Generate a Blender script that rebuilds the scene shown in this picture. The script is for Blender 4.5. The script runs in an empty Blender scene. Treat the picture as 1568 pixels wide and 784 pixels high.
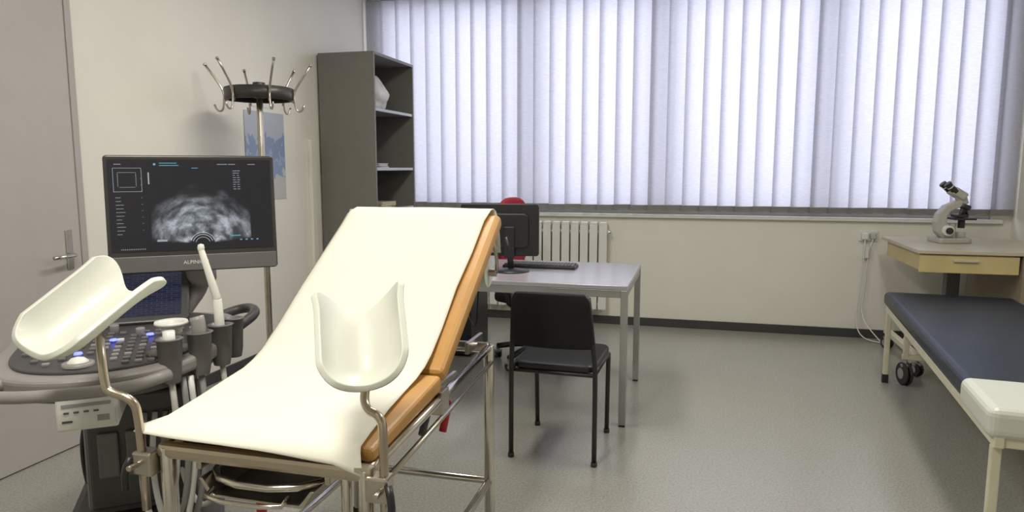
import bpy, bmesh, math, random
from mathutils import Vector, Matrix
random.seed(4)
S=bpy.context.scene
C=bpy.context.collection
pi=math.pi
# ------------------------------------------------------------------ materials
def mat(name,col,rough=.5,metal=0,var=.06,scale=12,bump=0,bscale=60,emit=None,estr=0,coat=0,spec=.5):
    m=bpy.data.materials.new(name);m.use_nodes=True
    n=m.node_tree;b=n.nodes['Principled BSDF']
    tc=n.nodes.new('ShaderNodeTexCoord')
    no=n.nodes.new('ShaderNodeTexNoise');no.inputs['Scale'].default_value=scale;no.inputs['Detail'].default_value=3
    n.links.new(tc.outputs['Object'],no.inputs['Vector'])
    cr=n.nodes.new('ShaderNodeValToRGB')
    cr.color_ramp.elements[0].position=.3;cr.color_ramp.elements[1].position=.7
    cr.color_ramp.elements[0].color=tuple(c*(1-var) for c in col)+(1,)
    cr.color_ramp.elements[1].color=tuple(min(1,c*(1+var)) for c in col)+(1,)
    n.links.new(no.outputs['Fac'],cr.inputs['Fac']);n.links.new(cr.outputs['Color'],b.inputs['Base Color'])
    b.inputs['Roughness'].default_value=rough;b.inputs['Metallic'].default_value=metal
    b.inputs['Coat Weight'].default_value=coat
    b.inputs['Specular IOR Level'].default_value=spec
    if bump:
        n2=n.nodes.new('ShaderNodeTexNoise');n2.inputs['Scale'].default_value=bscale
        n.links.new(tc.outputs['Object'],n2.inputs['Vector'])
        bp=n.nodes.new('ShaderNodeBump');bp.inputs['Strength'].default_value=bump;bp.inputs['Distance'].default_value=.01
        n.links.new(n2.outputs['Fac'],bp.inputs['Height']);n.links.new(bp.outputs['Normal'],b.inputs['Normal'])
    if emit:
        b.inputs['Emission Color'].default_value=tuple(emit)+(1,);b.inputs['Emission Strength'].default_value=estr
    return m
WALL=mat('wall_paint',(.74,.72,.64),.55,var=.02,scale=3,bump=.05,bscale=200)
WALLL=mat('wall_paint_warm',(.76,.73,.65),.5,var=.02,scale=3,bump=.05,bscale=200)
CEIL=mat('ceiling_paint',(.78,.77,.74),.8,var=.02)
BASE=mat('dark_skirting',(.045,.045,.045),.5)
DOORM=mat('door_laminate',(.44,.41,.39),.45,var=.02)
FRAME=mat('door_frame_paint',(.40,.375,.355),.4,var=.02)
CHROME=mat('chrome',(.62,.59,.54),.18,1,var=.05)
STEEL=mat('brushed_steel',(.50,.46,.40),.3,1,var=.1)
SILVER=mat('grey_painted_metal',(.36,.36,.35),.38,.4)
BLACKP=mat('black_plastic',(.018,.018,.02),.4)
BLACKF=mat('black_fabric',(.010,.010,.013),.65,bump=.2,bscale=400,spec=.3)
BLACKV=mat('black_vinyl',(.015,.016,.02),.3)
PAPER=mat('couch_paper',(.79,.78,.68),.75,var=.01,scale=5,bump=.05,bscale=7,spec=.2)
ORANGE=mat('orange_vinyl',(.52,.27,.07),.42,var=.06)
SHELL=mat('cream_plastic',(.62,.635,.56),.42,var=.01,coat=.1)
SHELF=mat('grey_green_laminate',(.17,.165,.145),.5,var=.04)
SHELFIN=mat('inner_laminate',(.17,.17,.165),.5,var=.03)
EDGE=mat('shelf_edge',(.45,.46,.47),.4)
DESKT=mat('desk_laminate',(.36,.36,.39),.2,var=.03,spec=.6)
NAVY=mat('navy_vinyl',(.005,.014,.028),.36,var=.15,bump=.12,bscale=25,spec=.35)
CREAMM=mat('cream_enamel',(.64,.61,.46),.4)
WHITEP=mat('white_plastic',(.72,.72,.68),.4,var=.02)
USG=mat('ultrasound_beige_plastic',(.27,.255,.248),.38,var=.03)
USD=mat('ultrasound_dark_plastic',(.06,.058,.06),.4,var=.05)
USM=mat('ultrasound_mid_plastic',(.14,.135,.135),.4,var=.05)
BEZEL=mat('bezel_gloss',(.045,.042,.042),.3)
RUBBER=mat('rubber',(.03,.03,.03),.7)
WOODY=mat('beech_drawer',(.54,.44,.21),.45,var=.08,scale=6)
WOODT=mat('table_top_laminate',(.47,.43,.32),.35,var=.04)
WOODD=mat('dark_wood_panel',(.24,.19,.13),.45,var=.1,scale=5)
SCOPE=mat('microscope_grey',(.40,.39,.35),.35)
RED=mat('red_plastic',(.45,.01,.015),.4)
REDF=mat('red_fabric',(.30,.015,.03),.7)
GREY=mat('grey_plastic',(.30,.30,.30),.5)
DGREY=mat('dark_grey_plastic',(.09,.09,.09),.5)
LENS=mat('glass_lens',(.02,.02,.03),.08)
BLUEL=mat('blue_led',(.1,.1,.8),.4,emit=(.12,.15,1),estr=3)
WHITEL=mat('lit_key',(.6,.62,.6),.4,emit=(.7,.8,.75),estr=.1)
BAG=mat('white_bag',(.62,.60,.57),.6,bump=.5,bscale=18)
BRASS=mat('warm_steel',(.52,.45,.36),.28,1)
def floor_mat():
    m=bpy.data.materials.new('vinyl_floor');m.use_nodes=True
    n=m.node_tree;b=n.nodes['Principled BSDF'];tc=n.nodes.new('ShaderNodeTexCoord')
    a=n.nodes.new('ShaderNodeTexNoise');a.inputs['Scale'].default_value=110;a.inputs['Detail'].default_value=2
    c=n.nodes.new('ShaderNodeTexNoise');c.inputs['Scale'].default_value=1.2
    for x in (a,c): n.links.new(tc.outputs['Object'],x.inputs['Vector'])
    r=n.nodes.new('ShaderNodeValToRGB');e=r.color_ramp.elements
    e[0].position=.33;e[0].color=(.27,.268,.232,1);e[1].position=.62;e[1].color=(.375,.37,.325,1)
    n.links.new(a.outputs['Fac'],r.inputs['Fac'])
    mx=n.nodes.new('ShaderNodeMixRGB');mx.blend_type='MULTIPLY';mx.inputs[0].default_value=.12
    n.links.new(r.outputs['Color'],mx.inputs[1]);n.links.new(c.outputs['Fac'],mx.inputs[2])
    n.links.new(mx.outputs[0],b.inputs['Base Color'])
    rr=n.nodes.new('ShaderNodeMapRange');rr.inputs[3].default_value=.17;rr.inputs[4].default_value=.28
    n.links.new(c.outputs['Fac'],rr.inputs[0]);n.links.new(rr.outputs[0],b.inputs['Roughness'])
    return m
FLOOR=floor_mat()
def blind_mat():
    m=bpy.data.materials.new('blind_fabric');m.use_nodes=True
    n=m.node_tree;n.nodes.remove(n.nodes['Principled BSDF']);out=n.nodes['Material Output']
    tc=n.nodes.new('ShaderNodeTexCoord');mp=n.nodes.new('ShaderNodeMapping');mp.inputs['Scale'].default_value=(6,6,90)
    no=n.nodes.new('ShaderNodeTexNoise');no.inputs['Scale'].default_value=4;no.inputs['Detail'].default_value=4
    n.links.new(tc.outputs['Object'],mp.inputs[0]);n.links.new(mp.outputs[0],no.inputs['Vector'])
    r=n.nodes.new('ShaderNodeValToRGB');e=r.color_ramp.elements
    e[0].position=.3;e[0].color=(.52,.52,.575,1);e[1].position=.7;e[1].color=(.68,.68,.735,1)
    n.links.new(no.outputs['Fac'],r.inputs['Fac'])
    d=n.nodes.new('ShaderNodeBsdfDiffuse');t=n.nodes.new('ShaderNodeBsdfTranslucent')
    d.inputs[0].default_value=(.32,.31,.30,1)
    n.links.new(r.outputs[0],t.inputs[0])
    mx=n.nodes.new('ShaderNodeMixShader');mx.inputs[0].default_value=.6
    n.links.new(d.outputs[0],mx.inputs[1]);n.links.new(t.outputs[0],mx.inputs[2]);n.links.new(mx.outputs[0],out.inputs[0])
    return m
BLIND=blind_mat()
BLINDW=mat('blind_weight_fabric',(.22,.21,.20),.7)
def glass_mat():
    m=bpy.data.materials.new('window_glass');m.use_nodes=True
    n=m.node_tree;n.nodes.remove(n.nodes['Principled BSDF']);out=n.nodes['Material Output']
    t=n.nodes.new('ShaderNodeBsdfTransparent');g=n.nodes.new('ShaderNodeBsdfGlossy');g.inputs['Roughness'].default_value=.02
    mx=n.nodes.new('ShaderNodeMixShader');mx.inputs[0].default_value=.06
    n.links.new(t.outputs[0],mx.inputs[1]);n.links.new(g.outputs[0],mx.inputs[2]);n.links.new(mx.outputs[0],out.inputs[0])
    return m
GLASS=glass_mat()
# ------------------------------------------------------------------ helpers
def empty(name,loc=(0,0,0),rz=0):
    o=bpy.data.objects.new(name,None);C.objects.link(o);o.location=loc;o.rotation_euler=(0,0,rz);o.empty_display_size=.1;return o
def finish(bm,name,par,m,bevel=0,smooth=False,seg=2,sub=0):
    me=bpy.data.meshes.new(name)
    bmesh.ops.recalc_face_normals(bm,faces=bm.faces)
    bm.to_mesh(me);bm.free();o=bpy.data.objects.new(name,me);C.objects.link(o)
    ms=m if isinstance(m,(list,tuple)) else [m]
    for x in ms: me.materials.append(x)
    if par: o.parent=par
    if smooth:
        for p in me.polygons:p.use_smooth=True
    if bevel:
        b=o.modifiers.new('b','BEVEL');b.width=bevel;b.segments=seg;b.limit_method='ANGLE';b.angle_limit=math.radians(35)
    if sub:
        s=o.modifiers.new('s','SUBSURF');s.levels=sub;s.render_levels=sub
    return o
def box(name,par,c,s,m,bevel=.003,rot=None,seg=2):
    bm=bmesh.new();bmesh.ops.create_cube(bm,size=1)
    bmesh.ops.scale(bm,vec=s,verts=bm.verts)
    if rot is not None:
        R=rot if isinstance(rot,Matrix) else (Matrix.Rotation(rot[2],3,'Z')@Matrix.Rotation(rot[1],3,'Y')@Matrix.Rotation(rot[0],3,'X'))
        bmesh.ops.transform(bm,matrix=R.to_4x4(),verts=bm.verts)
    bmesh.ops.translate(bm,vec=c,verts=bm.verts)
    return finish(bm,name,par,m,bevel,seg=seg)
def bx(name,par,x0,x1,y0,y1,z0,z1,m,bevel=.003,seg=2):
    return box(name,par,((x0+x1)/2,(y0+y1)/2,(z0+z1)/2),(x1-x0,y1-y0,z1-z0),m,bevel,seg=seg)
def chaikin(P,n=2,closed=False):
    P=[Vector(p) for p in P]
    for _ in range(n):
        Q=[] if closed else [P[0]]
        L=len(P)
        for i in range(L if closed else L-1):
            a,b=P[i],P[(i+1)%L]
            if closed or (0<i<L-2) : Q+= [a*.75+b*.25,a*.25+b*.75]
            elif i==0 and L>2: Q+=[a*.25+b*.75]
            elif i==L-2 and L>2: Q+=[a*.75+b*.25]
        if not closed: Q.append(P[-1])
        P=Q
    return P
def tube(name,par,P,r,m,rnd=2,seg=12,closed=False,rad=None):
    P=chaikin(P,rnd,closed) if rnd else [Vector(p) for p in P]
    bm=bmesh.new();rings=[];N=len(P);up=None
    for i,p in enumerate(P):
        a=P[i-1] if (i>0 or closed) else p
        b=P[(i+1)%N] if (i<N-1 or closed) else p
        t=(b-a).normalized()
        if up is None:
            up=Vector((0,0,1)) if abs(t.z)<.9 else Vector((1,0,0))
        u=(up-t*up.dot(t))
        if u.length<1e-4:u=t.orthogonal()
        u.normalize();v=t.cross(u);up=u
        rr=r if rad is None else rad(i/(N-1))
        rings.append([bm.verts.new(p+(u*math.cos(k*2*pi/seg)+v*math.sin(k*2*pi/seg))*rr) for k in range(seg)])
    for i in range(N if closed else N-1):
        A,B=rings[i],rings[(i+1)%N]
        for k in range(seg): bm.faces.new((A[k],A[(k+1)%seg],B[(k+1)%seg],B[k]))
    if not closed:
        bm.faces.new(rings[0]);bm.faces.new(rings[-1][::-1])
    return finish(bm,name,par,m,0,True)
def cyl(name,par,a,b,r,m,seg=24,bevel=.002,r2=None):
    a,b=Vector(a),Vector(b);d=b-a
    bm=bmesh.new();bmesh.ops.create_cone(bm,cap_ends=True,segments=seg,radius1=r,radius2=r if r2 is None else r2,depth=d.length)
    M=Matrix.Translation((a+b)/2)@d.to_track_quat('Z','Y').to_matrix().to_4x4()
    bmesh.ops.transform(bm,matrix=M,verts=bm.verts)
    o=finish(bm,name,par,m,bevel)
    for p in o.data.polygons:
        p.use_smooth=len(p.vertices)==4
    return o
def lathe(name,par,prof,c,m,seg=32,M=None):
    bm=bmesh.new();R=[]
    for (r,z) in prof:
        R.append([bm.verts.new((r*math.cos(k*2*pi/seg),r*math.sin(k*2*pi/seg),z)) for k in range(seg)] if r>1e-5 else [bm.verts.new((0,0,z))])
    for A,B in zip(R,R[1:]):
        for k in range(seg):
            j=(k+1)%seg
            if len(A)==1 and len(B)==1: continue
            if len(A)==1: bm.faces.new((A[0],B[k],B[j]))
            elif len(B)==1: bm.faces.new((A[k],A[j],B[0]))
            else: bm.faces.new((A[k],A[j],B[j],B[k]))
    if M is not None: bmesh.ops.transform(bm,matrix=M.to_4x4(),verts=bm.verts)
    bmesh.ops.translate(bm,vec=c,verts=bm.verts)
    return finish(bm,name,par,m,0,True)
def prism(name,par,pts,d0,d1,m,axis='X',bevel=.004,seg=2,M=None,c=None):
    def f(p,d):
        return {'X':(d,p[0],p[1]),'Z':(p[0],p[1],d),'Y':(p[0],d,p[1])}[axis]
    bm=bmesh.new();A=[bm.verts.new(f(p,d0)) for p in pts];B=[bm.verts.new(f(p,d1)) for p in pts]
    bm.faces.new(A);bm.faces.new(B[::-1]);n=len(pts)
    for i in range(n): bm.faces.new((A[i],A[(i+1)%n],B[(i+1)%n],B[i]))
    if M is not None: bmesh.ops.transform(bm,matrix=M.to_4x4(),verts=bm.verts)
    if c is not None: bmesh.ops.translate(bm,vec=c,verts=bm.verts)
    return finish(bm,name,par,m,bevel,seg=seg)
def rrect(w,h,r,n=5,cx=0,cy=0):
    o=[]
    for (sx,sy,a0) in ((1,1,0),(-1,1,90),(-1,-1,180),(1,-1,270)):
        for i in range(n+1):
            a=math.radians(a0+90*i/n);o.append((cx+sx*(w/2-r)+r*math.cos(a),cy+sy*(h/2-r)+r*math.sin(a)))
    return o
def caster(par,x,y,r=.045,ang=0,name='caster',m=RUBBER):
    d=Vector((math.cos(ang),math.sin(ang),0))
    c=Vector((x,y,r))
    for s in (-1,1):
        cyl(name+'_wheel',par,c+d*(.006*s),c+d*(.022*s),r,m,28,.004)
        cyl(name+'_hub',par,c+d*(.0225*s),c+d*(.026*s),r*.5,SILVER,20,.001)
    cyl(name+'_fork',par,(x,y,r),(x,y,2*r+.02),.012,SILVER)
    box(name+'_guard',par,(x,y,r*1.75),(.05,.05,.02),GREY,.006)
# ------------------------------------------------------------------ room
XL,XR,YB,YF,ZC=-2.9,2.27,6.0,-1.6,2.92
bx('floor',None,XL-.2,XR+.2,YF-.2,YB+.3,-.1,0,FLOOR,0)
bx('ceiling',None,XL-.2,XR+.2,YF-.2,YB+.3,ZC,ZC+.1,CEIL,0)
bx('wall_left',None,XL-.2,XL,YF-.2,YB+.3,0,ZC,WALLL,0)
bx('wall_right',None,XR,XR+.2,YF-.2,YB+.3,0,ZC,WALL,0)
bx('wall_front',None,XL,XR,YF-.2,YF,0,ZC,WALL,0)
WX0,WX1,WZ0,WZ1=-2.80,2.14,.955,2.80
wb=empty('wall_back',(0,0,0))
bx('wall_below_window',wb,XL,XR,YB,YB+.3,0,WZ0,WALL,0)
bx('wall_above_window',wb,XL,XR,YB,YB+.3,WZ1,ZC,WALL,0)
bx('wall_left_of_window',wb,XL,WX0,YB,YB+.3,WZ0,WZ1,WALL,0)
bx('wall_right_of_window',wb,WX1,XR,YB,YB+.3,WZ0,WZ1,WALL,0)
bx('baseboard_back',None,XL+.015,XR-.015,YB-.015,YB,0,.07,BASE,.002)
bx('baseboard_left',None,XL,XL+.015,2.82,YB,0,.07,BASE,.002)
bx('baseboard_right',None,XR-.015,XR,YF,YB-.015,0,.07,BASE,.002)
bx('trim_1',None,XL+.01,WX1+.06,YB-.035,YB+.02,WZ0-.03,WZ0,WHITEP,.004)
bx('trim_2',None,XL,XL+.03,4.88,4.95,.07,1.55,WALLL,.004)
w=empty('window_1',(0,0,0))
fy0,fy1=YB+.04,YB+.10
WF=mat('window_frame_white',(.5,.5,.5),.4)
bx('frame_bottom',w,WX0,WX1,fy0,fy1,WZ0,WZ0+.07,WF)
bx('frame_top',w,WX0,WX1,fy0,fy1,WZ1-.07,WZ1,WF)
for i,x in enumerate((WX0+.035,-1.42,-.32,.93,WX1-.035)):
    ww=.10 if 0<i<4 else .07
    bx('mullion_%d'%i,w,x-ww/2,x+ww/2,fy0+.01,fy1+.01,WZ0,WZ1,WF)
bx('glass',w,WX0,WX1,fy0+.03,fy0+.038,WZ0+.05,WZ1-.05,GLASS,0)
vb=empty('vertical_blinds',(0,0,0))
bm=bmesh.new();bw=bmesh.new()
pitch=.138;x=XL+.10
yb=YB-.085
zt,zb=2.79,.99
while x<WX1+.03:
    a=math.radians(17+random.uniform(-6,4)) ; wd=.167
    jz=random.uniform(-.003,.003);row=[];row2=[]
    for k in range(5):
        t=(k/4-.5);lx=t*wd;ly=.006*(1-4*t*t)
        X=x+lx*math.cos(a)-ly*math.sin(a);Y=yb+lx*math.sin(a)+ly*math.cos(a)
        row.append((bm.verts.new((X,Y,zt)),bm.verts.new((X,Y,zb+jz))))
        row2.append((bw.verts.new((X,Y-.0025,zb+.045+jz)),bw.verts.new((X,Y-.0025,zb-.002+jz))))
    for r_,b_ in ((row,bm),(row2,bw)):
        for k in range(4): b_.faces.new((r_[k][0],r_[k+1][0],r_[k+1][1],r_[k][1]))
    x+=pitch
finish(bm,'slats',vb,BLIND,0,True)
finish(bw,'slat_weights',vb,BLINDW,0,True)
bx('headrail',vb,XL+.03,WX1+.08,YB-.11,YB-.06,2.79,2.835,SILVER)
P=[];x=XL+.10
while x<WX1-.1:
    P+=[(x,yb-.035,zb+.014),(x+pitch/2,yb-.035,zb-.008)];x+=pitch
tube('bead_chain',vb,P,.0014,GREY,1,5)
tube('control_cord',vb,[(-2.73,yb-.06,2.8),(-2.73,yb-.06,1.2)],.002,WHITEP,0,5)
d=empty('door_1',(XL,0,0))
bx('leaf',d,.0,.03,1.60,2.74,.005,2.30,DOORM)
bx('frame_right',d,0,.036,2.74,2.775,0,2.38,FRAME)
bx('frame_left',d,0,.036,1.53,1.60,0,2.38,FRAME)
bx('frame_top',d,0,.036,1.53,2.775,2.30,2.38,FRAME)
bx('handle_plate',d,.03,.036,2.655,2.69,.86,1.05,CHROME)
tube('handle_lever',d,[(.035,2.672,.93),(.085,2.672,.93),(.085,2.54,.93)],.009,CHROME,2)
pm=bpy.data.materials.new('poster_print');pm.use_nodes=True
n=pm.node_tree;b=n.nodes['Principled BSDF'];b.inputs['Roughness'].default_value=.35
tc=n.nodes.new('ShaderNodeTexCoord');sp=n.nodes.new('ShaderNodeSeparateXYZ');n.links.new(tc.outputs['Generated'],sp.inputs[0])
no=n.nodes.new('ShaderNodeTexNoise');no.inputs['Scale'].default_value=9;n.links.new(tc.outputs['Generated'],no.inputs['Vector'])
ad=n.nodes.new('ShaderNodeMath');ad.operation='MULTIPLY_ADD';ad.inputs[1].default_value=.5;n.links.new(no.outputs['Fac'],ad.inputs[0]);n.links.new(sp.outputs['Z'],ad.inputs[2])
cr=n.nodes.new('ShaderNodeValToRGB');cr.color_ramp.interpolation='CONSTANT';e=cr.color_ramp.elements
e[0].position=0;e[0].color=(.50,.50,.47,1);e[1].position=.55;e[1].color=(.24,.31,.48,1)
for p_,c_ in ((.68,(.32,.38,.52,1)),(.76,(.22,.28,.43,1)),(.95,(.42,.45,.52,1))):
    q=e.new(p_);q.color=c_
n.links.new(ad.outputs[0],cr.inputs[0]);n.links.new(cr.outputs[0],b.inputs['Base Color'])
bx('wall_poster',None,XL+.001,XL+.005,4.1,4.56,1.12,1.72,pm,0)
bx('wall_notice_paper',None,XL+.001,XL+.004,4.16,4.40,1.75,1.92,WHITEP,0)
# ------------------------------------------------------------------ bookcase
b=empty('bookcase',(-2.88,5.04,0))
W,D,H=.47,.78,2.22
bx('side_front',b,0,W,0,.022,0,H,SHELF,.002)
bx('side_back',b,0,W,D-.022,D,0,H,SHELF,.002)
bx('back_panel',b,0,.012,.022,D-.022,.05,H,SHELFIN,0)
bx('top',b,0,W,.022,D-.022,H-.022,H,SHELF,.001)
bx('plinth',b,.02,W-.02,.022,D-.022,0,.06,SHELF,.001)
for i,z in enumerate((.08,.45,.72,1.0,1.33,1.79)):
    bx('shelf_%d'%i,b,.012,W-.012,.022,D-.022,z-.012,z+.01,SHELFIN,.001)
    bx('shelf_edge_%d'%i,b,W-.012,W-.008,.022,D-.022,z-.012,z+.01,EDGE,.001)
bm=bmesh.new();bmesh.ops.create_icosphere(bm,subdivisions=4,radius=1)
for v in bm.verts:
    z=v.co.z;k=1-.40*max(0,z)
    f=1+.06*math.sin(9*v.co.x+5*z)+.05*math.sin(11*v.co.y-4*z)
    v.co=Vector((v.co.x*.15*k*f,v.co.y*.20*k*f,max(-.8,z)*.16*f))
o=finish(bm,'plastic_bag',b,BAG,0,True);o.location=(.29,.27,1.80+.132)
st=empty('paper_stack',(-2.65,5.36,1.34))
for i in range(5): box('sheet_%d'%i,st,(0,0,.004+i*.007),(.3,.22,.006),(WHITEP,GREY,WHITEP,EDGE,WHITEP)[i],.001,rot=(0,0,random.uniform(-.15,.15)))
st=empty('folder_stack',(-2.62,5.4,1.01))
for i in range(3): box('folder_%d'%i,st,(0,0,.009+i*.017),(.31,.24,.016),(WOODT,WOODY,WOODT)[i],.002,rot=(0,0,random.uniform(-.1,.1)))
# ------------------------------------------------------------------ coat stand
c=empty('coat_stand',(-2.53,3.74,0))
IRON=mat('dark_iron',(.055,.05,.048),.4,.4)
cyl('pole',c,(0,0,.02),(0,0,1.84),.019,STEEL)
lathe('base',c,[(0,.045),(.05,.045),(.2,.02),(.23,.012),(.23,0),(0,0)],(0,0,0),IRON)
lathe('ring',c,[(.175,1.735),(.175,1.805),(.195,1.805),(.195,1.735),(.175,1.735)],(0,0,0),IRON,48)
lathe('top_plate',c,[(0,1.81),(.18,1.81),(.18,1.80),(0,1.80)],(0,0,0),IRON,48)
cyl('hub',c,(0,0,1.75),(0,0,1.84),.035,IRON)
for k in range(6):
    a=k*pi/3+.35;u=Vector((math.cos(a),math.sin(a),0))
    def q(r,z): return u*r+Vector((0,0,z))
    tube('upper_hook_%d'%k,c,[q(.195,1.72),q(.205,1.79),q(.24,1.85),q(.30,1.935)],.007,STEEL,2,8)
    tube('lower_hook_%d'%k,c,[q(.20,1.80),q(.205,1.70),q(.22,1.67),q(.245,1.675),q(.26,1.71)],.006,STEEL,2,8)
    cyl('hook_tip_%d'%k,c,q(.30,1.935),q(.307,1.945),.010,STEEL,12)
# ------------------------------------------------------------------ radiator
r=empty('radiator',(0,0,0))
RX0,RX1=-1.83,-.74
k=0;x=RX0
while x<RX1-.01:
    bx('fin_%d'%k,r,x,x+.068,5.885,5.895,.14,.86,WHITEP,.003)
    bx('column_%d'%k,r,x+.026,x+.042,5.895,5.965,.13,.86,WHITEP,.003)
    for j in range(3): bx('fin_top_%d_%d'%(k,j),r,x+.004,x+.064,5.887+j*.028,5.905+j*.028,.86,.885,WHITEP,.004)
    x+=.08;k+=1
cyl('pipe_top',r,(RX0,5.93,.80),(RX1+.03,5.93,.80),.018,WHITEP)
cyl('pipe_bottom',r,(RX0,5.93,.18),(RX1,5.93,.18),.018,WHITEP)
cyl('valve',r,(RX1+.02,5.93,.80),(RX1+.05,5.93,.80),.012,CHROME)
for x in (RX0+.1,RX1-.1): bx('bracket',r,x,x+.02,5.96,6.0,.6,.63,WHITEP)
# ------------------------------------------------------------------ desk
k=empty('desk',(-1.69,3.55,0))
DW,DD,DH=1.365,.86,.745
bx('top',k,.0,DW,0,DD,DH-.024,DH,DESKT,.003)
for x0 in (0,DW-.036):
    for y0 in (.0,DD-.036):
        bx('leg',k,x0,x0+.036,y0,y0+.036,.01,DH-.024,SILVER,.003)
        bx('foot',k,x0+.002,x0+.034,y0+.002,y0+.034,0,.012,BLACKP,.001)
bx('rail_front',k,.036,DW-.036,.004,.03,DH-.064,DH-.024,SILVER)
bx('rail_back',k,.036,DW-.036,DD-.03,DD-.004,DH-.064,DH-.024,SILVER)
bx('rail_left',k,.004,.03,.036,DD-.036,DH-.064,DH-.024,SILVER)
bx('rail_right',k,DW-.03,DW-.004,.036,DD-.036,DH-.064,DH-.024,SILVER)
m_=empty('computer_monitor',(-1.10,3.92,DH),.12)
lathe('base',m_,[(0,.022),(.03,.02),(.10,.008),(.105,0),(0,0)],(.07,-.03,.0),BLACKP)
tube('neck',m_,[(.07,-.03,.01),(.06,-.035,.12),(.04,-.035,.2)],.018,BLACKP,1)
prism('housing',m_,rrect(.455,.30,.015,cy=.238),-.02,.012,BLACKP,'Y',.004)
prism('rear_bulge',m_,rrect(.34,.2,.03,cy=.235),-.035,-.018,BLACKP,'Y',.012)
prism('screen',m_,rrect(.42,.26,.004,cy=.243),.0125,.014,LENS,'Y',0)
bx('stand_arm',m_,.03,.09,-.05,-.03,.08,.26,BLACKP,.005)
kb=empty('keyboard',(-.90,4.11,DH),.0)
prism('body',kb,rrect(.44,.15,.012),0,.018,BLACKP,'Z',.004)
bm=bmesh.new()
for i in range(21):
    for j in range(6):
        mm=Matrix.Translation((-.2+i*.02,-.055+j*.022,.021))@Matrix.Diagonal((.016,.017,.008,1))
        bmesh.ops.create_cube(bm,size=1,matrix=mm)
finish(bm,'keys',kb,DGREY,.001)
t=empty('computer_tower',(-1.62,4.86,0))
bx('case',t,-.1,.1,-.21,.21,.015,.44,BLACKP,.006)
bx('front_panel',t,-.095,.095,.21,.222,.02,.435,DGREY,.004)
for x in (-.07,.07):
    for y in (-.17,.17): cyl('foot',t,(x,y,0),(x,y,.016),.015,RUBBER)
for i in range(6): bx('vent_%d'%i,t,-.06,.06,-.213,-.21,.30+i*.018,.308+i*.018,DGREY,0)
tube('computer_cable',None,[(-1.55,4.63,.35),(-1.45,4.55,.2),(-1.42,4.5,.5),(-1.35,4.36,.68),(-1.25,4.30,.70)],.005,BLACKP,3,8)
# ------------------------------------------------------------------ office chair
f=empty('office_chair',(-1.05,4.66,0),1.05)
for i in range(5):
    a=i*2*pi/5-.55;u=Vector((math.cos(a),math.sin(a),0))
    tube('base_arm_%d'%i,f,[u*.03+Vector((0,0,.12)),u*.15+Vector((0,0,.115)),u*.29+Vector((0,0,.085))],.02,BLACKP,1,10)
    caster(f,u.x*.29,u.y*.29,.03,a+.8,'castor_%d'%i)
cyl('gas_lift',f,(0,0,.1),(0,0,.43),.025,BLACKP)
prism('seat',f,rrect(.46,.46,.09),.43,.50,BLACKF,'Z',.025,3)
prism('back',f,rrect(.30,.48,.12,cy=.895),.21,.25,REDF,'Y',.02,3)
tube('back_bar',f,[(0,.05,.42),(0,.25,.42),(0,.28,.55),(0,.265,.8)],.02,BLACKP,2)
for s in (-1,1):
    tube('arm_%d'%s,f,[(s*.2,.0,.42),(s*.28,.0,.44),(s*.28,.0,.60),(s*.28,-.0,.64)],.016,BLACKP,2)
    tube('arm_pad_%d'%s,f,[(s*.28,-.14,.61),(s*.28,-.05,.645),(s*.28,.14,.645)],.024,BLACKP,2)
# ------------------------------------------------------------------ visitor chair
v=empty('visitor_chair',(-.60,3.26,0),-.04);v.scale=(.91,1,1)
for s in (-1,1):
    tube('rear_leg_%d'%s,v,[(s*.215,-.22,.012),(s*.215,-.215,.44),(s*.208,-.225,.52),(s*.185,-.265,.78)],.0125,BLACKP,2)
    tube('front_leg_%d'%s,v,[(s*.20,.21,.012),(s*.205,.20,.40),(s*.208,.19,.425),(s*.213,-.21,.43)],.0125,BLACKP,2)
    cyl('foot_a_%d'%s,v,(s*.215,-.22,0),(s*.215,-.22,.02),.016,RUBBER)
    cyl('foot_b_%d'%s,v,(s*.20,.21,0),(s*.20,.21,.02),.016,RUBBER)
cyl('cross_rear',v,(-.21,-.2,.415),(.21,-.2,.415),.01,BLACKP)
cyl('cross_front',v,(-.2,.18,.415),(.2,.18,.415),.01,BLACKP)
prism('seat',v,rrect(.425,.43,.05,cy=.0),.425,.462,BLACKV,'Z',.014,3)
bm=bmesh.new();g=[]
for j in range(9):
    tz=j/8;z=.545+.25*tz;y=-.232-.045*tz;hw=.213-.022*tz
    if j in(0,8): hw-=.02
    row=[]
    for i in range(13):
        t_=i/12*2-1
        row.append(bm.verts.new((t_*hw,y-.03*(1-t_*t_),z+(.006*(1-t_**2) if j==8 else 0))))
    g.append(row)
for j in range(8):
    for i in range(12): bm.faces.new((g[j][i],g[j][i+1],g[j+1][i+1],g[j+1][i]))
o=finish(bm,'backrest',v,BLACKF,0,True);s_=o.modifiers.new('so','SOLIDIFY');s_.thickness=.026;s_.offset=0
b_=o.modifiers.new('b','BEVEL');b_.width=.008;b_.segments=3;b_.limit_method='ANGLE'
# ------------------------------------------------------------------ wall outlet
o_=empty('wall_outlet',(1.30,YB,.81))
bx('plate',o_,-.07,.07,-.012,0,-.04,.045,WHITEP,.004)
bx('plug_left',o_,-.055,-.005,-.06,-.012,-.025,.03,WHITEP,.01)
bx('plug_right',o_,.01,.055,-.04,-.012,-.02,.03,EDGE,.008)
tube('cable_a',o_,[(-.03,-.05,-.02),(-.03,-.05,-.2),(-.05,-.03,-.5),(-.06,-.03,-.70),(-.02,-.12,-.795),(.12,-.2,-.803)],.004,WHITEP,3,8)
tube('cable_b',o_,[(.03,-.035,-.02),(.0,-.03,-.15),(-.005,-.03,-.4),(-.03,-.03,-.65),(.1,-.3,-.803)],.004,WHITEP,3,8)
bx('cable_box',o_,-.035,.005,-.045,-.01,-.17,-.08,WHITEP,.004)
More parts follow.
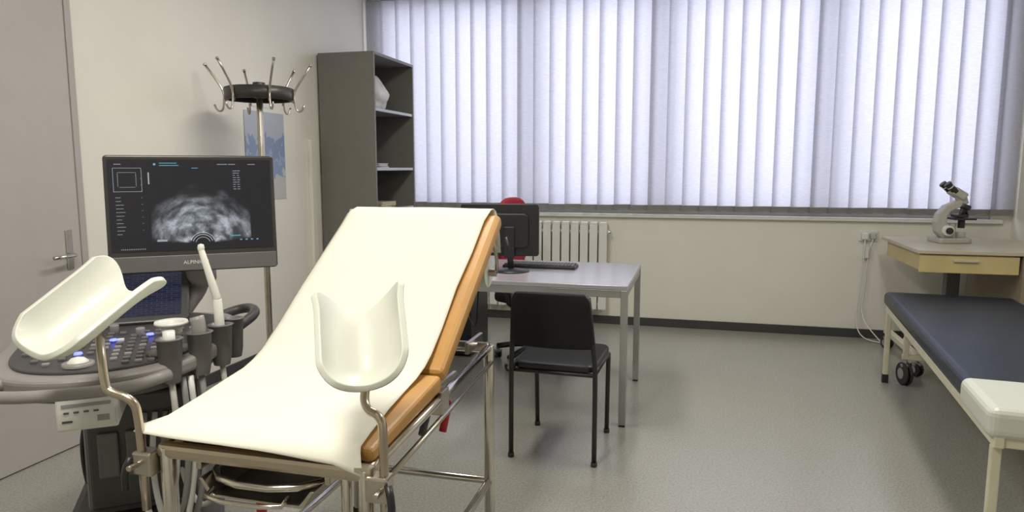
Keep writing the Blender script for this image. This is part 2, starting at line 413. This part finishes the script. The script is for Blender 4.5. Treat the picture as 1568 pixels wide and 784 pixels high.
# ------------------------------------------------------------------ microscope table
t=empty('microscope_table',(1.345,4.86,0))
TW,TD,TH=.88,.92,.83
bx('top',t,0,TW,0,TD,TH-.022,TH,WOODT,.002)
bx('drawer_box',t,.03,TW-.34,.03,TD-.06,TH-.135,TH-.024,WOODY,.003)
bx('drawer_front',t,.015,TW-.32,.012,.032,TH-.14,TH-.030,WOODY,.003)
bx('drawer_pull',t,.20,.34,.0,.014,TH-.07,TH-.055,WOODT,.003)
bx('top_shadow_gap',t,.03,TW-.02,.035,TD-.03,TH-.03,TH-.022,DGREY,0)
bx('cupboard_side',t,TW-.305,TW-.28,.0,TD-.02,.24,TH-.022,WOODD,.003)
bx('cupboard_body',t,TW-.28,TW-.01,.02,TD-.02,.24,TH-.022,WOODD,.003)
bx('cupboard_front',t,TW-.278,TW-.012,.003,.02,.245,TH-.03,WOODD,.003)
bx('column',t,.30,.38,.42,.50,.16,TH-.13,DGREY,.004)
bx('base_rail_left',t,.04,.08,.06,.86,.11,.15,CREAMM,.004)
bx('base_rail_right',t,.66,.70,.06,.86,.11,.24,CREAMM,.004)
bx('base_cross',t,.08,.66,.44,.50,.12,.16,CREAMM,.004)
for x in (.06,.68):
    for y in (.09,.82): caster(t,x,y,.045,.5)
m_=empty('microscope',(1.68,5.42,TH),.15)
prism('foot',m_,[(-.10,-.09),(-.09,-.10),(.10,-.075),(.125,-.05),(.125,.05),(.10,.075),(-.09,.10),(-.10,.09)],0,.035,SCOPE,'Z',.008)
P0=[(-.055,.03),(-.095,.07),(-.105,.14),(-.09,.20),(-.045,.255),(.02,.285),(.08,.29)]
P1=[(.075,.25),(.03,.235),(-.01,.21),(-.03,.18),(-.03,.14),(-.01,.115),(.02,.09),(.03,.03)]
prism('arm',m_,P0+P1,-.035,.035,SCOPE,'Y',.012,3)
for s in (-1,1):
    cyl('coarse_knob_%d'%s,m_,(-.03,s*.028,.085),(-.03,s*.062,.085),.036,WHITEP,32)
    cyl('fine_knob_%d'%s,m_,(-.03,s*.062,.085),(-.03,s*.08,.085),.022,BLACKP,24)
cyl('stage_post',m_,(.02,0,.03),(.02,0,.13),.02,SCOPE)
box('stage',m_,(.07,0,.165),(.14,.13,.014),BLACKP,.002)
box('stage_holder',m_,(.06,0,.185),(.07,.10,.02),BLACKP,.004)
cyl('condenser',m_,(.075,0,.10),(.075,0,.158),.022,BLACKP)
cyl('lamp_housing',m_,(.075,0,.035),(.075,0,.075),.03,SCOPE)
cyl('stage_knob',m_,(.11,.05,.125),(.11,.05,.16),.013,BLACKP)
cyl('nosepiece',m_,(.075,0,.235),(.085,0,.262),.046,BLACKP)
for a in (-.5,.1,.75):
    cyl('objective',m_,(.08+.02*math.sin(a),.02*math.sin(a*2),.238),(.08+.065*math.sin(a),.03*math.sin(a*2),.19),.014,BLACKP,20,r2=.009)
cyl('head_body',m_,(.075,0,.262),(.055,0,.32),.036,SCOPE,28)
box('binocular_block',m_,(.035,0,.335),(.10,.10,.055),SCOPE,.012,rot=(0,.55,0))
for s in (-1,1):
    cyl('eyepiece_tube_%d'%s,m_,(.01,s*.034,.345),(-.04,s*.034,.392),.021,BLACKP,24)
    cyl('eyepiece_%d'%s,m_,(-.04,s*.034,.392),(-.052,s*.034,.404),.024,BLACKP,24)
    cyl('eyepiece_band_%d'%s,m_,(-.025,s*.034,.378),(-.03,s*.034,.383),.0225,WHITEP,24)
# ------------------------------------------------------------------ exam bed (right)
h=empty('examination_bed',(.947,2.49,0),-.095)
BL,BW=2.31,.68
bx('mattress',h,-.015,BW,.0,BL+.02,.485,.572,NAVY,.03,4)
bx('rail_left',h,.0,.03,.0,BL,.445,.485,CREAMM,.004)
bx('rail_right',h,BW-.04,BW-.01,.0,BL,.445,.485,CREAMM,.004)
bx('rail_far',h,.03,BW-.04,BL-.04,BL-.01,.445,.485,CREAMM,.004)
bx('rail_near',h,.03,BW-.04,.01,.04,.445,.485,CREAMM,.004)
for y in (BL-.05,.02):
    for x in (.0,BW-.04):
        bx('leg',h,x,x+.03,y,y+.03,.05,.445,CREAMM,.004)
        bx('leg_boot',h,x-.003,x+.033,y-.003,y+.033,0,.055,BLACKP,.003)
bx('caster_bar',h,.10,.60,BL-.06,BL-.03,.16,.19,CREAMM,.004)
for x in (.12,.56):
    caster(h,x,BL-.06+.015,.07,.3)
    bx('caster_stem',h,x-.015,x+.015,BL-.06,BL-.03,.18,.445,CREAMM,.004)
bx('paper_cover',h,-.024,BW+.01,-.01,.37,.475,.580,SHELL,.03,4)
# ------------------------------------------------------------------ gynaecological couch
g_=empty('gynecological_examination_couch',(0,0,0))
cx0,cx1=-1.30,-.70
def quadprism(name,yz,m,x0=cx0,x1=cx1,bevel=.02): return prism(name,g_,yz,x0,x1,m,'X',bevel,3)
A=Vector((1.412,.697));Bq=Vector((1.865,.744));T=Vector((2.51,1.172))
def slab(p,q,th,th2=None):
    d=(q-p).normalized();nn=Vector((-d.y,d.x));return [tuple(p),tuple(q),tuple(q-nn*(th2 or th)),tuple(p-nn*th)]
quadprism('seat_cushion',slab(A,Bq,.034,.05),ORANGE,bevel=.013)
quadprism('back_cushion',slab(Bq+Vector((.004,.006)),T,.055),ORANGE)
quadprism('back_board',slab(Bq+Vector((.04,-.04)),T+Vector((.0,-.064)),.012),GREY,cx0+.03,cx1-.03,.002)
prof=[(1.372,.672),(1.376,.682),(1.384,.692),(1.394,.700),(1.408,.704),(1.47,.710),(1.60,.723),(1.72,.737),(1.79,.749),(1.85,.767),(1.90,.79),(2.0,.848),(2.15,.946),(2.3,1.046),(2.45,1.146),(2.506,1.183),(2.522,1.186),(2.532,1.176),(2.536,1.15),(2.538,1.10),(2.536,1.02)]
bm=bmesh.new();rows=[]
for j,(y,z) in enumerate(prof):
    row=[]
    for i in range(33):
        u=i/32
        xl=-1.325;xr=-.748
        if j<7: xr=-.702-.007*j
        if j<5: xl=-1.315
        if j>14: xr=-.742+.006*(j-14)
        X=xl+(xr-xl)*u
        dz=0;dy=0
        if u<.05 and 4<j<17: dz-=(.05-u)*.5
        if j<4:
            hang=(4-j)/4
            dz+=(.026*(1-u)-.003*math.sin(u*9)-.022*max(0,(u-.88)/.12))*hang
            dy+=-.008*hang-.003*hang*math.sin(u*6)
        w_=.0025*math.sin(u*7+y*9)+.0015*math.sin(u*3-y*21)
        row.append(bm.verts.new((X+.003*math.sin(y*14),y+dy,z+dz+max(-.001,w_)+.003)))
    rows.append(row)
for a_,b_ in zip(rows,rows[1:]):
    for i in range(32): bm.faces.new((a_[i],a_[i+1],b_[i+1],b_[i]))
o=finish(bm,'paper_cover',g_,PAPER,0,True);s_=o.modifiers.new('so','SOLIDIFY');s_.thickness=.0015
FZ=.690
lx,rx,fy,by=-1.235,-.705,1.385,2.36
rt=.019
for nm,x,y in (('front_left_leg',lx,fy),('front_right_leg',rx,fy),('back_right_leg',rx,by),('back_left_leg',lx,by)):
    cyl(nm,g_,(x,y,.02),(x,y,.71 if 'back' in nm else FZ-.025),rt,CHROME,24)
    cyl(nm+'_foot',g_,(x,y,0),(x,y,.03),.024,RUBBER)
cyl('front_right_leg_inner',g_,(rx-.065,fy+.03,.05),(rx-.065,fy+.03,FZ-.04),.013,CHROME,24)
tube('rail_right',g_,[(rx,fy,FZ-.04),(rx,by,.70)],.014,CHROME,0)
tube('rail_left',g_,[(lx,fy,FZ-.04),(lx,by,.70)],.014,CHROME,0)
tube('rail_right_lower',g_,[(rx+.012,fy+.02,FZ-.09),(rx+.012,by,.65)],.008,STEEL,0)
bx('front_crossbar',g_,lx-.022,rx+.022,fy-.018,fy+.018,FZ-.054,FZ-.016,BRASS,.012)
bx('seat_pan',g_,cx0+.03,cx1-.03,1.42,1.86,.645,.660,DGREY,.003)
cyl('back_crossbar',g_,(lx,by,.70),(rx,by,.70),rt,CHROME)
cyl('low_crossbar_back',g_,(lx,by,.2),(rx,by,.2),.014,CHROME)
cyl('low_rail_left',g_,(lx,fy,.2),(lx,by,.2),.014,CHROME)
cyl('low_rail_right',g_,(rx,fy,.2),(rx,by,.2),.014,CHROME)
tube('tray_rim',g_,[(-1.15,1.36,.600),(-.82,1.36,.600),(-.82,1.68,.600),(-1.15,1.68,.600)],.009,CHROME,2,closed=True)
prism('tray_pan',g_,[(-1.14,.600),(-1.11,.555),(-.86,.555),(-.83,.600),(-.84,.600),(-.87,.562),(-1.10,.562),(-1.13,.600)],1.37,1.67,STEEL,'Y',.002)
bx('tray_runner_l',g_,-1.17,-1.155,1.40,2.3,.605,.625,STEEL)
bx('tray_runner_r',g_,-.82,-.805,1.40,2.3,.605,.625,STEEL)
tube('tray_handle',g_,[(-1.09,1.36,.585),(-1.09,1.32,.575),(-.89,1.32,.575),(-.89,1.36,.585)],.006,CHROME,1)
cyl('gas_spring',g_,(-.80,1.95,.52),(-.80,2.3,.90),.012,DGREY)
cyl('gas_spring_rod',g_,(-.80,2.3,.90),(-.80,2.36,.965),.007,CHROME)
bx('hinge_plate',g_,rx-.02,rx+.015,1.84,1.9,.63,.70,STEEL)
cyl('release_lever',g_,(-.735,1.93,.62),(-.735,1.985,.60),.007,STEEL)
tube('lever_grip',g_,[(-.715,1.985,.625),(-.725,1.975,.60),(-.735,1.96,.535)],.012,RED,1)
cyl('left_grip',g_,(-1.06,1.50,.50),(-1.055,1.49,.42),.013,RED)
bx('back_support_bracket',g_,-.76,-.745,2.25,2.42,.70,.74,STEEL)
cyl('paper_roll',g_,(-1.28,2.50,.95),(-.745,2.50,.95),.055,SHELL,32)
cyl('roll_core',g_,(-1.30,2.50,.95),(-.715,2.50,.95),.014,STEEL)
tube('roll_bracket',g_,[(-.715,2.50,.95),(-.712,2.49,1.02),(-.712,2.44,1.07)],.007,STEEL,1)
tube('roll_bracket_l',g_,[(-1.30,2.50,.95),(-1.30,2.49,1.02),(-1.30,2.44,1.07)],.007,STEEL,1)
def legshell(name,center,axis,opn,L,R,parent):
    a=Vector(axis).normalized();nn=Vector(opn);nn=(nn-a*nn.dot(a)).normalized();cc=a.cross(nn)
    bm=bmesh.new();NS,NA=28,44;g=[]
    for j in range(NS+1):
        s=j/NS;row=[]
        for i in range(NA+1):
            q=(i/NA)*2-1;aq=abs(q)
            Amax=math.radians(70)
            s0=.20*aq**5
            up=min(1,aq/.72);up=up*up*(3-2*up)
            s1=.87+.15*up-.12*(max(0,(aq-.70)/.30))**2.4
            ss=s0+(s1-s0)*s
            rr=R*(.93+.05*ss)
            th=q*Amax
            off=0;pinch=0
            if ss<.25:
                k_=(.25-ss)/.25; off=k_**2*.034; pinch=k_**2*.16
            flare=.012*max(0,(ss-.70)/.30)**2
            p=Vector(center)+a*((ss-.5)*L)+cc*(math.sin(th)*(rr+flare)*(1-pinch))+nn*((1-math.cos(th))*rr*1.1-rr*.38+off*(1-q*q*.5)-flare*(1-q*q))
            row.append(bm.verts.new(p))
        g.append(row)
    for j in range(NS):
        for i in range(NA): bm.faces.new((g[j][i],g[j][i+1],g[j+1][i+1],g[j+1][i]))
    o=finish(bm,name,parent,SHELL,0,True)
    s_=o.modifiers.new('so','SOLIDIFY');s_.thickness=.016;s_.offset=0
    b_=o.modifiers.new('b','BEVEL');b_.width=.0075;b_.segments=4;b_.limit_method='ANGLE';b_.angle_limit=math.radians(40)
    return o
legshell('leg_support_right',(-.735,1.445,.955),(-.107,.19,.165),(.25,-.7,.6),.285,.107,g_)
legshell('leg_support_left',(-1.445,1.385,.992),(.063,.248,.155),(.0086,-.0313,.0466),.31,.106,g_)
tube('leg_pole_right',g_,[(-.735,1.475,.875),(-.725,1.44,.855),(-.715,1.40,.80),(-.665,1.39,.79),(-.66,1.385,.74),(-.66,1.385,.50)],.0105,BRASS,3)
tube('leg_pole_left',g_,[(-1.43,1.40,.925),(-1.40,1.37,.90),(-1.375,1.35,.82),(-1.365,1.35,.80),(-1.305,1.36,.785),(-1.295,1.365,.74),(-1.295,1.37,.50)],.0105,BRASS,3)
for s,x,y in ((1,-.66,1.385),(-1,-1.295,1.37)):
    box('clamp_%d'%s,g_,(x-.012*s,y,.625),(.055,.045,.06),STEEL,.006)
    cyl('clamp_screw_%d'%s,g_,(x,y-.02,.625),(x,y-.05,.625),.007,STEEL)
    tube('clamp_knob_%d'%s,g_,[(x+s*.018,y-.02,.64),(x+s*.03,y-.03,.61),(x+s*.03,y-.03,.56)],.009,BLACKP,1)
# ------------------------------------------------------------------ ultrasound machine
u=empty('ultrasound_machine',(-1.85,1.98,0),math.radians(36.9))
bx('base',u,-.24,.24,-.36,.30,.10,.20,USD,.03)
for x in (-.20,.20):
    for y in (-.30,.24): caster(u,x,y,.055,.4)
bx('body',u,-.17,.17,-.16,.26,.20,.66,USM,.03)
bx('body_front',u,-.15,.15,-.20,-.155,.24,.62,USD,.01)
bx('body_side_panel',u,.165,.185,-.12,.22,.25,.62,USG,.01)
bx('lift_column',u,-.07,.07,-.10,.06,.62,.80,USG,.02)
out=[(-.36,-.22),(-.36,-.34),(-.31,-.44),(-.20,-.495),(-.05,-.51),(.10,-.47),(.20,-.39),(.26,-.28),(.31,-.15),(.32,-.02),(.27,.06),(.10,.10),(-.15,.10),(-.30,.04),(-.35,-.08)]
out=[tuple(p[:2]) for p in chaikin([(a,b,0) for a,b in out],2,True)]
def scl(o,k,cx=-.02,cy=-.2): return [((x-cx)*k+cx,(y-cy)*k+cy) for x,y in o]
tilt=Matrix.Rotation(math.radians(6),3,'X')
cz=(0,0,.80)
prism('console_shell_low',u,scl(out,.88),-.075,-.03,USM,'Z',.015,3,M=tilt,c=cz)
prism('console_shell',u,out,-.035,.012,USG,'Z',.014,3,M=tilt,c=cz)
prism('console_panel',u,scl(out,.86),.010,.020,USD,'Z',.004,2,M=tilt,c=cz)
def onc(x,y,z=.02):
    v_=tilt@Vector((x,y,z));return v_+Vector(cz)
bm=bmesh.new();bk=bmesh.new();bp_=bmesh.new()
for i in range(15):
    for j in range(9):
        x=-.27+i*.034;y=-.42+j*.034
        if (x+.02)**2/.075+(y+.2)**2/.065>1: continue
        if (x+.12)**2+(y+.40)**2<.0045: continue
        p=onc(x,y,.023);r_=random.random()
        if r_<.12: continue
        tgt=bk if r_<.20 else (bp_ if r_<.45 else bm)
        M=Matrix.Translation(p)@tilt.to_4x4()@Matrix.Diagonal((.020,.014,.010,1))
        bmesh.ops.create_cube(tgt,size=1,matrix=M)
finish(bm,'keys',u,USM,.003);finish(bk,'lit_keys',u,WHITEL,.003);finish(bp_,'grey_keys',u,USG,.003)
for (x,y) in ((-.05,-.23),(-.13,-.33),(.05,-.20)):
    p=onc(x,y,.028);lathe('blue_key',u,[(0,.006),(.010,.005),(.012,0)],p,BLUEL,16)
for i,(x,y) in enumerate(((-.17,-.22),(-.10,-.19),(.02,-.17),(.10,-.22),(.14,-.30),(-.22,-.29),(-.06,-.12),(.08,-.13))):
    cyl('knob_%d'%i,u,onc(x,y,.018),onc(x,y,.044),.014,USG,20)
lathe('trackball_ring',u,[(.042,0),(.042,.008),(.032,.012),(.030,.0)],onc(-.12,-.40,.018),USG,32)
lathe('trackball',u,[(.030,.0),(.027,.012),(.018,.021),(0,.026)],onc(-.12,-.40,.018),WHITEP,32)
tube('handle_front',u,[(-.28,-.42,.745),(-.38,-.45,.75),(-.30,-.55,.745),(-.12,-.59,.745),(.04,-.575,.745),(.12,-.50,.75)],.017,USG,3,12)
tube('handle_right',u,[(.24,.08,.79),(.32,.12,.81),(.37,.08,.82),(.38,-.02,.815),(.31,-.10,.785)],.018,USD,3,12)
tm=bpy.data.materials.new('touch_panel');tm.use_nodes=True
n=tm.node_tree;b=n.nodes['Principled BSDF'];b.inputs['Base Color'].default_value=(.01,.01,.02,1);b.inputs['Roughness'].default_value=.2
tc=n.nodes.new('ShaderNodeTexCoord');br=n.nodes.new('ShaderNodeTexBrick');br.inputs['Scale'].default_value=5
br.inputs['Color1'].default_value=(.025,.03,.06,1);br.inputs['Color2'].default_value=(.01,.012,.03,1);br.inputs['Mortar'].default_value=(.06,.07,.11,1)
n.links.new(tc.outputs['Generated'],br.inputs['Vector']);n.links.new(br.outputs[0],b.inputs['Emission Color']);b.inputs['Emission Strength'].default_value=.6
Mt=Matrix.Rotation(math.radians(38),3,'X')
prism('touch_screen_housing',u,rrect(.36,.25,.02),-.03,0,USD,'Z',.006,2,M=Mt,c=(-.02,.03,.90))
prism('touch_screen',u,rrect(.31,.20,.006),.0,.002,tm,'Z',0,2,M=Mt,c=(-.02,.03,.901))
tube('arm_lower',u,[(.10,.04,.78),(.14,.10,.84),(.19,.14,.90),(.20,.12,.97)],.034,USG,2,16)
lathe('arm_joint',u,[(0,.05),(.045,.045),(.052,.02),(.052,-.02),(.042,-.04),(0,-.045)],(.20,.11,.955),USG)
tube('arm_upper',u,[(.20,.11,.96),(.195,.09,1.01),(.19,.075,1.09)],.036,USG,2,16)
mo=empty('monitor',(.190,.03,1.180));mo.parent=u;mo.rotation_euler=(math.radians(-4),0,0)
MW,MH=.545,.405
prism('housing',mo,rrect(MW,MH,.012),-.012,.03,BEZEL,'Y',.006,3)
prism('housing_back',mo,rrect(MW*.8,MH*.7,.05),.028,.055,USD,'Y',.012,3)
bx('lower_bezel',mo,-MW/2+.004,MW/2-.004,-.0165,-.012,-MH/2+.003,-MH/2+.058,USM,.002)
sm=bpy.data.materials.new('ultrasound_screen_image');sm.use_nodes=True
n=sm.node_tree;b=n.nodes['Principled BSDF'];b.inputs['Base Color'].default_value=(.010,.010,.012,1);b.inputs['Roughness'].default_value=.3
tc=n.nodes.new('ShaderNodeTexCoord');sx=n.nodes.new('ShaderNodeSeparateXYZ');n.links.new(tc.outputs['Object'],sx.inputs[0])
def mth(op,a,b_=None,c_=None):
    q=n.nodes.new('ShaderNodeMath');q.operation=op
    for i,v_ in enumerate((a,b_,c_)):
        if v_ is None: continue
        if isinstance(v_,(int,float)): q.inputs[i].default_value=v_
        else: n.links.new(v_,q.inputs[i])
    return q.outputs[0]
X=mth('SUBTRACT',sx.outputs['X'],.025);Z=mth('ADD',sx.outputs['Z'],.108)
rad=mth('SQRT',mth('ADD',mth('MULTIPLY',X,X),mth('MULTIPLY',Z,Z)))
ang=mth('ARCTAN2',X,Z)
def ss(v,a,b_):
    q=n.nodes.new('ShaderNodeMapRange');q.interpolation_type='SMOOTHSTEP';n.links.new(v,q.inputs[0]);q.inputs[1].default_value=a;q.inputs[2].default_value=b_;return q.outputs[0]
cv=n.nodes.new('ShaderNodeCombineXYZ');n.links.new(mth('MULTIPLY',ang,.9),cv.inputs[0]);n.links.new(mth('MULTIPLY',rad,15),cv.inputs[1])
n1=n.nodes.new('ShaderNodeTexNoise');n1.inputs['Scale'].default_value=2.0;n1.inputs['Detail'].default_value=8;n1.inputs['Distortion'].default_value=.3
n.links.new(cv.outputs[0],n1.inputs['Vector'])
n3=n.nodes.new('ShaderNodeTexNoise');n3.inputs['Scale'].default_value=14;n3.inputs['Detail'].default_value=2;n.links.new(tc.outputs['Object'],n3.inputs['Vector'])
rj=mth('ADD',rad,mth('MULTIPLY',mth('SUBTRACT',n3.outputs['Fac'],.5),.10))
mask=mth('MULTIPLY',mth('MULTIPLY',ss(rad,.036,.042),ss(rj,.200,.12)),ss(mth('ABSOLUTE',ang),1.5,1.35))
mask=mth('MULTIPLY',mask,ss(mth('ABSOLUTE',X),.162,.158))
n2=n.nodes.new('ShaderNodeTexNoise');n2.inputs['Scale'].default_value=160;n2.inputs['Detail'].default_value=2;n.links.new(tc.outputs['Object'],n2.inputs['Vector'])
iv=mth('POWER',ss(n1.outputs['Fac'],.32,.74),1.2)
iv=mth('MULTIPLY',mth('ADD',mth('MULTIPLY',iv,.85),.06),mth('MULTIPLY',mask,mth('ADD',n2.outputs['Fac'],.3)))
def arc(r0,wd): return mth('MULTIPLY',mth('MULTIPLY',ss(mth('ABSOLUTE',mth('SUBTRACT',rad,r0)),wd,0),ss(mth('ABSOLUTE',ang),1.3,1.2)),.8)
iv=mth('ADD',iv,mth('ADD',arc(.033,.0020),mth('ADD',arc(.024,.0014),arc(.040,.0014))))
cc=n.nodes.new('ShaderNodeCombineXYZ')
n.links.new(mth('MULTIPLY_ADD',iv,.60,.006),cc.inputs[0]);n.links.new(mth('MULTIPLY_ADD',iv,.66,.006),cc.inputs[1]);n.links.new(mth('MULTIPLY_ADD',iv,.72,.010),cc.inputs[2])
n.links.new(cc.outputs[0],b.inputs['Emission Color']);b.inputs['Emission Strength'].default_value=1
prism('screen',mo,rrect(.520,.315,.003,cy=.030),-.0145,-.012,sm,'Y',0)
GT=mat('screen_text_glow',(.2,.22,.25),.5,emit=(.35,.42,.5),estr=.45)
GB=mat('screen_text_cyan',(.08,.2,.3),.5,emit=(.12,.45,.6),estr=.5)
bm=bmesh.new();bc=bmesh.new()
def dash(b__,x,z,w_,h_): bmesh.ops.create_cube(b__,size=1,matrix=Matrix.Translation((x*.92+w_/2,-.0148,z*1.0+.003))@Matrix.Diagonal((w_,.0006,h_,1)))
for i in range(11): dash(bm,-.26,.055-i*.0125,random.uniform(.015,.03),.0014)
for i in range(9): dash(bm,.145,.145-i*.008,random.uniform(.006,.014),.0018)
for i in range(9): dash(bm,.160,.145-i*.008,random.uniform(.006,.010),.0018)
for x in (-.26,.09,.13,.2): dash(bm,x,.168,random.uniform(.02,.035),.0018)
dash(bc,-.13,.168,.007,.007);dash(bc,-.11,.172,.055,.0020);dash(bc,-.11,.164,.06,.0020)
dash(bc,.0,.155,.02,.0018)
for i in range(9): dash(bm,-.175,.12-i*.022,.003,.0013)
dash(bm,-.13,-.095,.032,.007)
for i in range(4): dash(bc,.16+.02*i,-.10,.007,.004)
dash(bc,.13,-.085,.03,.003)
for i in range(14): dash(bm,-.25+i*.006,-.122,.002,.004)
for (x,z,w_,h_) in ((-.265,.155,.085,.0012),(-.265,.075,.085,.0012),(-.265,.115,.0012,.08),(-.172,.115,.0012,.08),(-.25,.14,.055,.001),(-.245,.09,.048,.001),(-.25,.115,.001,.045),(-.190,.115,.001,.045)): dash(bm,x,z,w_,h_)
dash(bm,-.15,.12,.004,.04)
finish(bm,'screen_text',mo,GT,0);finish(bc,'screen_text_cyan',mo,GB,0)
cu=bpy.data.curves.new('logo','FONT');cu.body='ALPINION';cu.size=.018;cu.align_x='CENTER';cu.extrude=.0003
lo=bpy.data.objects.new('logo_text',cu);C.objects.link(lo);lo.parent=mo;lo.location=(0,-.0172,-MH/2+.026);lo.rotation_euler=(pi/2,0,0);cu.materials.append(WHITEP)
for i,(x,y,r_) in enumerate(((.12,-.42,.036),(.20,-.36,.036),(.26,-.27,.036),(.30,-.18,.032))):
    lathe('probe_cup_%d'%i,u,[(r_*.7,-.13),(r_*.85,-.10),(r_,0),(r_+.006,.002),(r_-.006,.004),(r_-.012,-.06),(0,-.07)],(x,y,.835),USM,28)
    tube('cup_bracket_%d'%i,u,[(x,y,.79),(x-.06,y+.05,.78)],.014,USM,0)
lathe('gel_ring',u,[(.030,-.02),(.034,.012),(.048,.016),(.050,.008),(.036,0)],(.12,-.30,.85),WHITEP,32)
cyl('probe_handle',u,(.26,-.27,.80),(.255,-.265,.92),.016,WHITEP,20,r2=.014)
cyl('probe_shaft',u,(.255,-.265,.92),(.215,-.25,1.08),.0135,WHITEP,20,r2=.0095)
lathe('probe_tip',u,[(.0095,0),(.011,.008),(.009,.018),(0,.022)],(.215,-.25,1.078),WHITEP,16)
tube('convex_probe',u,[(.20,-.36,.80),(.20,-.36,.86),(.195,-.355,.885)],.021,USG,2,16)
tube('linear_probe',u,[(.12,-.42,.80),(.12,-.42,.86)],.017,WHITEP,1,16)
bx('printer_body',u,-.165,-.015,-.50,-.27,.615,.715,WHITEP,.006)
bx('printer_face',u,-.16,-.02,-.506,-.50,.62,.71,WHITEP,.003)
bx('printer_slot',u,-.15,-.03,-.508,-.5055,.685,.695,GREY,.001)
for i in range(4): bx('printer_key_%d'%i,u,-.145+i*.024,-.132+i*.024,-.509,-.5055,.668,.673,DGREY,.001)
bx('printer_logo',u,-.15,-.125,-.5075,-.5055,.642,.648,DGREY,0)
bx('printer_label',u,-.065,-.035,-.5075,-.5055,.640,.657,GREY,0)
bx('printer_shelf',u,-.19,-.0,-.49,-.2,.715,.735,USD,.006)
for i,(x0,y0,x1,dep) in enumerate(((.12,-.42,.02,.22),(.20,-.36,.08,.16),(.26,-.27,.12,.2),(.15,-.40,.10,.27),(.17,-.39,.05,.12))):
    tube('probe_cable_%d'%i,u,[(x0,y0,.71),(x0+.01,y0-.02,.58),(x0+.0,y0-.03,.40),((x0+x1)/2,y0-.0,dep),(x1,y0+.06,.30),(x1-.01,y0+.12,.45),(x1,-.21,.55)],.009,GREY if i%2 else WHITEP,3,10)
for i in range(3): bx('probe_port_%d'%i,u,-.12+i*.08,-.06+i*.08,-.215,-.198,.35,.5,USM,.006)
tube('rear_cable',u,[(-.15,.2,.5),(-.24,.2,.4),(-.22,.15,.15),(-.15,.2,.12)],.008,BLACKP,3)
# ------------------------------------------------------------------ lights
def luminaire(name,x,y,w_,l_,power,col):
    e_=empty(name,(x,y,ZC))
    bx('housing',e_,-w_/2,w_/2,-l_/2,l_/2,-.06,0,WHITEP,.004)
    L=bpy.data.lights.new(name+'_lamp','AREA');L.shape='RECTANGLE';L.size=w_-.04;L.size_y=l_-.04;L.energy=power;L.color=col
    o=bpy.data.objects.new('lamp',L);C.objects.link(o);o.parent=e_;o.location=(0,0,-.065)
luminaire('ceiling_light',-1.0,.7,.35,1.3,55,(1,.95,.86))
luminaire('ceiling_light',.9,3.0,.35,1.3,32,(1,.97,.90))
luminaire('ceiling_light',-1.2,3.4,.35,1.3,34,(1,.96,.88))
L=bpy.data.lights.new('sky_daylight','AREA');L.shape='RECTANGLE';L.size=5.6;L.size_y=2.4;L.energy=150;L.color=(.85,.87,1)
o=bpy.data.objects.new('sky_daylight',L);C.objects.link(o);o.location=(-.3,YB+1.2,2.2);o.rotation_euler=(math.radians(-80),0,0)
W=bpy.data.worlds.new('world');S.world=W;W.use_nodes=True
bg=W.node_tree.nodes['Background'];bg.inputs[0].default_value=(.81,.84,1,1);bg.inputs[1].default_value=1.5
# ------------------------------------------------------------------ camera
cam=bpy.data.cameras.new('camera');cam.sensor_width=36;cam.lens=1100/1600*36;cam.clip_start=.02
co=bpy.data.objects.new('camera',cam);C.objects.link(co);co.location=(0,0,1.34)
co.rotation_euler=(pi/2-math.radians(7.15),0,math.radians(14.7))
S.camera=co
S.view_settings.view_transform='Standard'
